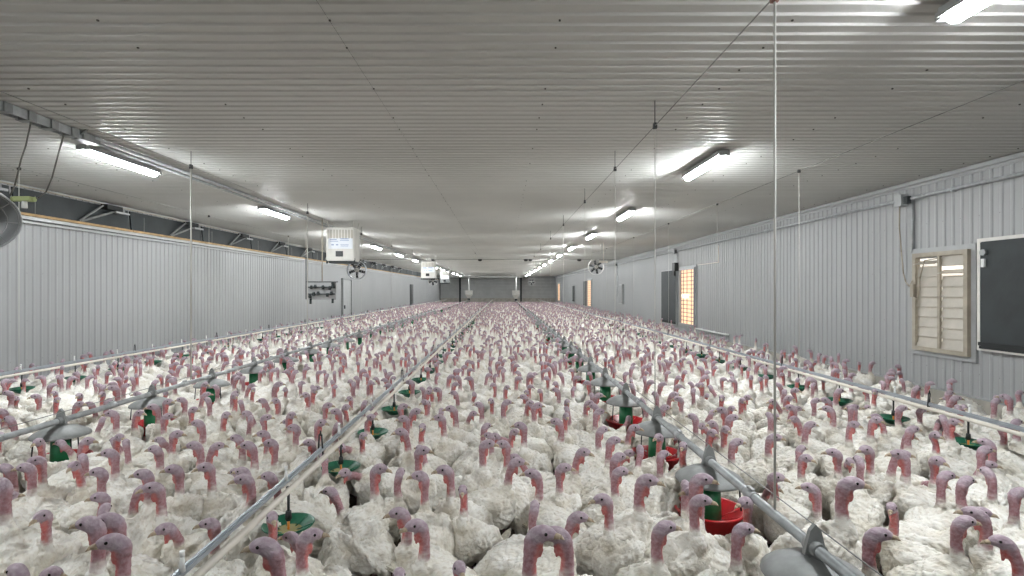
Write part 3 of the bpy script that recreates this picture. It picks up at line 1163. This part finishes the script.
def simple_variants():
    out = []
    for i, (H, lean, yw, fat, pit) in enumerate(SPEC):
        hy = math.radians(yw)
        S, T, d = stations(H, lean, hy, fat, pit)
        bm, s = body_bm(S, 6, 24, T, d, fat=fat, pit=pit)
        me = remeshed(bm, .0105)
        V, N = get_vn(me)
        C, j = region_of(V, s, T, d)
        shank = (V[:, 2] < .17)
        V2 = displace(V, N, s, j, i)
        me.vertices.foreach_set('co', V2.ravel())
        C[shank, 0] = 1
        C[shank, 1] = .5
        C[shank, 2] = 0
        set_attr(me, C)
        me.materials.clear()
        me.materials.append(M['turkey'])
        me.name = 'turkey_body_%d' % i
        me.update()
        # parts in the same space
        bm = nb()
        Rz = Matrix.Rotation(hy, 3, 'Z')
        hb = Vector(T + d * .088 + np.array((0, 0, .020)))
        tip = Vector(T + d * .132 + np.array((0, 0, .002)))
        mid = hb.lerp(tip, .6) + Vector((0, 0, .006))
        cyl(bm, hb, mid, .0155, .010, 10)
        cyl(bm, mid, tip, .010, .0015, 10)
        beak = mk(bm, 'beak', M['beak'])
        eyes = []
        for sg in (-1, 1):
            bm = nb()
            c = Vector(T + d * .052 + np.array((0, 0, .036))) + Rz @ Vector((0, sg * .0295, 0))
            ell(bm, c, (.0075, .0045, .0075), Rz, 10)
            eyes.append(mk(bm, 'eye', M['eye']))
        bm = nb()
        c = Vector(T + d * .088 + np.array((0, 0, .034)))
        c2 = Vector(T + d * .104 + np.array((0, 0, .026))) + Rz @ Vector((0, .006, -.012))
        cyl(bm, c, c2, .006, .004, 8)
        ell(bm, c2, (.0045, .0045, .0045), None, 8)
        snood = mk(bm, 'snood', M['snood'])
        bm = nb()                                             # folded tail: overlapping feather blades
        rb = random.Random(i)
        for q in range(11):
            a = (q - 5) / 5
            L = .23 - .03 * abs(a) + rb.uniform(-.015, .015)
            Rq = Matrix.Rotation(a * .26, 3, 'Z') @ Matrix.Rotation(-.42 + .1 * abs(a) + pit + rb.uniform(-.06, .06), 3, 'Y')
            o0 = Vector((-.27, a * .045, .40 - .27 * pit - abs(a) * .02 + (q % 2) * .006))
            prof = [(0, .014), (.5, .026), (.85, .022), (1.0, .006)]
            top, bot = [], []
            for u, w in prof:
                for sgn in (-1, 1):
                    top.append(bm.verts.new(o0 + Rq @ Vector((-u * L, sgn * w, .004 - .0))))
                    bot.append(bm.verts.new(o0 + Rq @ Vector((-u * L, sgn * w, -.003))))
            for u in range(3):
                A = [top[2 * u], top[2 * u + 1], top[2 * u + 3], top[2 * u + 2]]
                Bt = [bot[2 * u], bot[2 * u + 1], bot[2 * u + 3], bot[2 * u + 2]]
                bm.faces.new(A)
                bm.faces.new(Bt[::-1])
                bm.faces.new((A[0], A[3], Bt[3], Bt[0]))
                bm.faces.new((A[2], A[1], Bt[1], Bt[2]))
        bmesh.ops.recalc_face_normals(bm, faces=bm.faces[:])
        tail = mk(bm, 'tail_feathers', M['quill'])
        hx = T + d * .045 + np.array((0, 0, .03))
        out.append(dict(me=me, beak=beak, eyes=eyes, snood=snood, tail=tail, head=hx, yaw=hy, H=H))
    return out


def to_tris(me):
    me.calc_loop_triangles()
    t = np.empty(len(me.loop_triangles) * 3, dtype=np.int32)
    me.loop_triangles.foreach_get('vertices', t)
    return t.reshape(-1, 3)


def stuff_variants():
    mid, far = [], []
    for i, (H, lean, yw, fat, pit) in enumerate(SPEC):
        hy = math.radians(yw)
        S, T, d = stations(H, lean, hy, fat, pit)
        if i % 2 == 0 or i < 4:
            bm, s = body_bm(S, 4, 14, T, d, legs=False, fat=fat, pit=pit)
            cyl(bm, Vector(T + d * .086 + np.array((0, 0, .018))), Vector(T + d * .13), .02, .008, 6)
            me = remeshed(bm, .021)
            V, N = get_vn(me)
            C, j = region_of(V, s, T, d)
            V = displace(V, N, s, j, i, 1.3)
            mid.append((V, to_tris(me), C))
            bpy.data.meshes.remove(me)
        q_ = [1.0, .84]
        Sb = [(x, y, z, max(w, .012) * q_[t > .5], max(h, .012) * q_[t > .5], a, t) for x, y, z, w, h, a, t in S]
        V, Fs, s = loft(Sb, 1, 9)
        V = V * np.array((1, 1, 1.0))
        C = np.repeat(s[:, 6], 9)
        skin = np.clip((C - .85) / .3, 0, 1)
        hd = np.clip((C - 1.15) / .6, 0, 1)
        Cc = np.stack([skin, hd * .95, skin * (1 - hd) * .25, np.ones(len(C))], 1)
        tri = []
        for f in Fs:
            tri += [(f[0], f[1], f[2]), (f[0], f[2], f[3])]
        # wings as two shallow bulges
        base = len(V)
        for v_i in range(base):
            if -.2 < V[v_i, 0] < .1 and abs(V[v_i, 1]) > .1:
                V[v_i, 1] *= 1.12
            if C[v_i] < .2:
                V[v_i] += np.array(noise.noise_vector(Vector(V[v_i]) * 9 + Vector((i * 5, 0, 0)))) * .02
        far.append((V, np.array(tri, dtype=np.int32), Cc))
    return mid, far


VAR = simple_variants()
MID, FAR = stuff_variants()

# heads read from the photograph: x, y of the eye, side the beak points to (L, R, F toward the camera, B away), n low neck
PH = """7 468 L|26 466 L|17 480 Lb|40 460 F|71 467 F|12 419 L|87 457 L|102 454 L|97 471 L|91 442 R|120 437 R|115 412 L|138 414 R|155 449 L|148 473 L|143 487 L
167 416 R|199 409 R|230 414 R|197 423 L|179 434 R|195 444 L|216 447 R|239 438 L|244 446 L|269 417 R|292 415 R|268 433 L|284 429 L|274 442 L|178 469 L|198 466 L|234 471 Ln|248 471 L|242 483 L|264 481 L
317 424 R|329 405 R|340 412 L|348 408 R|404 419 L|411 410 R|399 431 L|439 417 L|427 426 F|424 450 R|382 469 R|421 475 L|444 469 L|344 445 Fn|368 417 R
453 409 L|473 405 L|509 402 R|538 405 R|555 422 L|568 416 F|569 402 F|519 425 L|494 436 Ln|484 445 R|501 444 L|519 462 R|532 473 L|569 467 R|586 454 R
590 403 R|603 412 R|603 429 R|636 427 R|615 441 R|616 457 R|620 470 R|660 437 L|652 477 Rb|710 480 Rb|666 408 R|714 433 F|710 423 L|730 418 R|701 427 Ln|734 440 R
726 411 L|731 430 F|775 416 F|772 437 R|788 407 L|794 419 L|798 409 R|828 410 L|854 425 F|839 453 L|857 448 L|849 461 Fn|778 477 R|854 483 Rb|876 420 F|860 408 R
898 452 R|914 429 R|937 435 F|937 460 F|948 476 R|966 480 R|989 450 R|940 418 B|956 421 F|903 408 R|962 407 F|957 398 R|1018 422 R|997 401 R
94 498 L|112 515 Lb|98 523 Lb|105 545 Lb|28 519 F|14 572 L|156 527 Ln|262 546 Lb|325 493 Ln|398 512 L|415 526 L|544 533 Rb|554 534 Lb|580 517 R|595 497 L|676 493 L|713 499 R|667 527 R|740 502 L|759 532 R
877 541 R|967 521 R|980 506 Rn|1021 492 R"""
birds = []       # dict: x, y, yaw, var, s, fixed
LINES = list(XD.values()) + list(XF.values())
for tok in PH.replace('\n', '|').split('|'):
    px, py, f = tok.split()
    px, py = float(px), float(py)
    low = 'n' in f
    f = f[0]
    want = {'L': PI, 'R': 0.0, 'F': -PI / 2, 'B': PI / 2}[f] + random.uniform(-.35, .35)
    if f == 'L':
        want += random.choice((.35, .1, -.1))
    if f == 'R':
        want -= random.choice((.35, .1, -.1))
    vi = random.choice([11, 12, 13]) if low else random.choice([0, 1, 2, 3, 4, 5, 6, 7, 8, 0, 1, 2, 9, 10])
    s = random.uniform(.90, .97)
    if 'b' in tok.split()[2]:
        s = random.uniform(1.03, 1.10)
        vi = random.choice([0, 1, 2, 7, 8])
    v = VAR[vi]
    # the camera never looks at the back of a body blocking its own head
    hh = v['head'][2] * s
    y = (CH - hh) * F / (py - CY)
    x = (px - CX) * y / F
    yaw = want - v['yaw']
    off = Matrix.Rotation(yaw, 2) @ Vector(v['head'][:2]) * s
    birds.append(dict(x=x - off.x, y=y - off.y, yaw=yaw, v=vi, s=s, fixed=1))
nfix = len(birds)

# the rest of the flock: jittered, then relaxed so that bodies lie side by side
YMAX = 58.0
pitch = .405
row = 0
y = 1.75
cand = []
while y < YMAX:
    x = WL + .45 + (row % 2) * pitch * .5
    while x < WR - .4:
        if x > WR - 1.0 and y < 24 and random.random() < .6:
            x += pitch
            continue
        if abs(x) < 1.08 * y + 1.0:
            cand.append((x + random.uniform(-.17, .17), y + random.uniform(-.17, .17)))
        x += pitch
    y += pitch * .9
    row += 1
kd = kdtree.KDTree(nfix)
for i, b in enumerate(birds):
    kd.insert((b['x'], b['y'], 0), i)
kd.balance()
for x, y in cand:
    c, i, dist = kd.find((x, y, 0))
    if dist < .34:
        continue
    if y < 5.7 and dist < .34:
        continue
    if y < 2.3 and abs(x) < 1.0:
        continue
    birds.append(dict(x=x, y=y, yaw=random.uniform(-PI, PI), v=random.choice([0, 1, 2, 3, 4, 5, 6, 7, 8, 0, 1, 2, 5, 6, 9, 10, 11, 12, 13, 13] if random.random() < .85 else [0, 1, 7, 8]),
                      s=random.uniform(.85, .97), fixed=0))
obst = []
for k in ('left', 'centre', 'right'):
    y0, sp = pan_y[k]
    while y0 < YMAX:
        obst.append((XD[k] + .016, y0, .175))
        y0 += sp
for k in ('left', 'right'):
    y0, sp = feed_y[k]
    while y0 < YMAX:
        obst.append((XF[k], y0, .26 if k == 'right' else .19))
        if k == 'right' and y0 > 4.5:
            obst.append((XF[k] - .06, y0 - .28, .14))
        y0 += sp
n = len(birds)
X = np.array([[b['x'], b['y']] for b in birds])
X0 = X.copy()
YAW = np.array([b['yaw'] for b in birds])
FX = np.array([b['fixed'] for b in birds], float)
HL, RAD = .115, .138
OB = np.array([[o[0], o[1]] for o in obst])
OR = np.array([o[2] for o in obst])
NEARY = 14.0
for it in range(26):
    dv = np.stack([np.cos(YAW), np.sin(YAW)], 1)
    A = np.concatenate([X + dv * HL, X - dv * HL, OB])
    kd = kdtree.KDTree(len(A))
    for i, a in enumerate(A):
        kd.insert((a[0], a[1], 0), i)
    kd.balance()
    mv = np.zeros((n, 2))
    tq = np.zeros(n)
    for c in range(2 * n):
        if it > 10 and X[c % n, 1] > 24:
            continue
        bi = c % n
        p = A[c]
        for co, j, dist in kd.find_range((p[0], p[1], 0), .44):
            if j == c or (j < 2 * n and j % n == bi):
                continue
            rr = RAD * 2 if j < 2 * n else RAD + OR[j - 2 * n]
            if dist < rr and dist > 1e-5:
                push = (p - A[j]) / dist * (rr - dist) * (.5 if j < 2 * n else .9)
                mv[bi] += push * .55 * (1 if j < 2 * n or FX[bi] == 0 else 5)
                sgn = 1 if c < n else -1
                tq[bi] += sgn * (dv[bi, 0] * push[1] - dv[bi, 1] * push[0]) * 1.1
    lim = np.where(FX > 0, .25, 1.0)
    X += np.clip(mv, -.12, .12) * lim[:, None]
    X += (X0 - X) * np.where(FX > 0, .30, .0)[:, None]
    YAW += np.clip(tq, -.25, .25) * np.where(FX > 0, .12, 1.0)
    X[:, 0] = np.clip(X[:, 0], WL + .52, WR - .5)
# close the gaps that are left near the camera
dv = np.stack([np.cos(YAW), np.sin(YAW)], 1)
A = np.concatenate([X + dv * HL, X - dv * HL, OB])
kd = kdtree.KDTree(len(A) + 400)
for i, a in enumerate(A):
    kd.insert((a[0], a[1], 0), i)
kd.balance()
added = []
gy = 2.3
while gy < 8.0:
    gx = -1.05 * gy
    while gx < min(1.05 * gy, WR - .9):
        for yy in (0, .5, 1.0, 1.6, 2.1, 2.6):
            e1 = (gx + math.cos(yy) * .10, gy + math.sin(yy) * .10)
            e2 = (gx - math.cos(yy) * .10, gy - math.sin(yy) * .10)
            if all(math.hypot(gx - o[0], gy - o[1]) > o[2] + .17 for o in obst if abs(o[1] - gy) < 1) and kd.find((*e1, 0))[2] > .222 and kd.find((*e2, 0))[2] > .222 and all(math.hypot(gx - a[0], gy - a[1]) > .40 for a in added):
                added.append((gx, gy, yy + random.choice((0, PI))))
                break
        gx += .05
    gy += .05
for gx, gy, yy in added:
    birds.append(dict(x=gx, y=gy, yaw=yy, v=random.choice([1, 3, 5, 6, 11, 12]), s=.88, fixed=0))
X = np.concatenate([X, np.array([[a[0], a[1]] for a in added]).reshape(-1, 2)])
YAW = np.concatenate([YAW, np.array([a[2] for a in added])])
print('gap fillers', len(added))
for i, b in enumerate(birds):
    b['x'], b['y'], b['yaw'] = float(X[i, 0]), float(X[i, 1]), float(YAW[i])
    v = VAR[b['v']]
    for t in range(6):                     # keep necks out of the pipes
        off = Matrix.Rotation(b['yaw'], 2) @ Vector(v['head'][:2]) * b['s']
        hx = b['x'] + off.x
        bad = [l for l in LINES if abs(hx - l) < .085]
        if not bad:
            break
        l = bad[0]
        b['x'] += (.09 - abs(hx - l)) * (1 if hx > l else -1)


def headpos(b):
    v = VAR[b['v']]
    off = Matrix.Rotation(b['yaw'], 2) @ Vector(v['head'][:2]) * b['s']
    return Vector((b['x'] + off.x, b['y'] + off.y, v['head'][2] * b['s']))


def seen(b):
    h = headpos(b)
    if h.y < .5:
        return False
    px, py = CX + h.x * F / h.y, CY - (h.z - CH) * F / h.y
    bx, by = CX + b['x'] * F / b['y'], CY + (CH - .52) * F / b['y']
    return (-6 < px < 1030 and py < 582) or (0 < bx < 1024 and by < 576)


birds = [b for b in birds if b['y'] > .8]
vis = sorted([b for b in birds if seen(b)], key=lambda b: b['y'])
big = sum(1 for b in birds if b['s'] > 1)
near = vis[:300]
nearset = set(id(b) for b in near)
ymx = near[-1]['y']
rest = [b for b in birds if id(b) not in nearset and (b['y'] > ymx - .05) ]

# ---- labels that single each bird out
STRIPS = [(-99, XD['left'], 'between left wall and left drinker pipe'), (XD['left'], XF['left'], 'between left drinker and left feed pipes'),
          (XF['left'], XD['centre'], 'between left feed pipe and middle drinker'), (XD['centre'], XF['right'], 'between middle drinker and right feed pipe'),
          (XF['right'], XD['right'], 'between right feed pipe and right drinker'), (XD['right'], 99, 'between right drinker pipe and right wall')]


def facing(b):
    a = (b['yaw'] + VAR[b['v']]['yaw'] + PI) % (2 * PI) - PI
    if abs(a) < PI / 4:
        return 'head turned right'
    if abs(a) > 3 * PI / 4:
        return 'head turned left'
    return 'facing camera' if a < 0 else 'facing away'


cls = {}
for b in near:
    h = headpos(b)
    st = [t for lo, hi, t in STRIPS if lo <= b['x'] < hi][0]
    H = VAR[b['v']]['H']
    nk = 'tall neck' if H > .785 else 'low bent neck' if H < .72 else 'short neck'
    cls.setdefault((facing(b), nk, st), []).append(b)
for (fc, nk, st), L in cls.items():
    for i, b in enumerate(sorted(L, key=lambda b: b['y'])):
        if len(L) == 1:
            w = 'only such'
        else:
            w = 'nearest' if i == 0 else ordinal(i) + '-nearest'
        b['label'] = 'white turkey, %s, %s, %s one %s' % (fc, nk, w, st)
        import re
        if len(re.findall(r"[A-Za-z0-9']+", b['label'])) > 16:
            b['label'] = b['label'].replace('white turkey', 'turkey').replace('head turned', 'turned').replace('low bent', 'bent')

for b in near:
    v = VAR[b['v']]
    t = link('turkey', v['me'])
    t.location = (b['x'], b['y'], 0)
    t.rotation_euler = (0, 0, b['yaw'])
    t.scale = (b['s'],) * 3
    tag(t, b['label'], 'turkey', 'flock of white turkeys')
    link('beak', v['beak'], t)
    link('eye', v['eyes'][0], t)
    link('eye', v['eyes'][1], t)
    link('snood', v['snood'], t)
    link('tail_feathers', v['tail'], t)

# ---- everything farther away: one object
VS, TS, CS = [], [], []
base = 0
for b in rest:
    if b['y'] < 12.5:
        V, T3, C = MID[b['v'] % len(MID)]
    else:
        V, T3, C = FAR[b['v']]
    c, s_ = math.cos(b['yaw']), math.sin(b['yaw'])
    R = np.array([[c, -s_, 0], [s_, c, 0], [0, 0, 1]])
    VS.append((V * b['s']) @ R.T + np.array((b['x'], b['y'], 0)))
    TS.append(T3 + base)
    CS.append(C)
    base += len(V)
V, T3, C = np.concatenate(VS), np.concatenate(TS), np.concatenate(CS)
me = bpy.data.meshes.new('distant_turkey_flock')
me.vertices.add(len(V))
me.vertices.foreach_set('co', V.astype(np.float32).ravel())
me.loops.add(len(T3) * 3)
me.loops.foreach_set('vertex_index', T3.astype(np.int32).ravel())
me.polygons.add(len(T3))
me.polygons.foreach_set('loop_start', np.arange(0, len(T3) * 3, 3, dtype=np.int32))
me.polygons.foreach_set('use_smooth', np.ones(len(T3), dtype=bool))
me.update(calc_edges=True)
set_attr(me, C)
me.materials.append(M['turkey'])
tag(link('distant_turkey_flock', me), 'dense flock of white turkeys filling the barn beyond the nearest birds', 'turkey flock', kind='stuff')
print('birds near', len(near), 'up to', ymx, 'rest', len(rest), 'verts', len(V), 'fixed', nfix)

# ------------------------------------------------------------------ world, camera, colour
w = bpy.data.worlds.new('world')
SC.world = w
w.use_nodes = True
w.node_tree.nodes['Background'].inputs['Color'].default_value = (.6, .65, .7, 1)
w.node_tree.nodes['Background'].inputs['Strength'].default_value = .3
cd = bpy.data.cameras.new('camera')
cd.sensor_width = 36
cd.lens = F / 1024 * 36
cd.shift_x = (512 - CX) / 1024
cd.shift_y = -(288 - CY) / 1024
cd.clip_end = 300
cam = bpy.data.objects.new('camera', cd)
COL.objects.link(cam)
cam.location = (0, 0, CH)
cam.rotation_euler = (PI / 2, 0, 0)
SC.camera = cam
SC.view_settings.view_transform = 'Standard'
SC.view_settings.look = 'None'
SC.view_settings.gamma = 1
SC.view_settings.use_curve_mapping = False
SC.view_settings.exposure = 0.0
SC.cycles.use_denoising = True
SC.cycles.max_bounces = 8
SC.cycles.diffuse_bounces = 5
SC.cycles.sample_clamp_indirect = 4
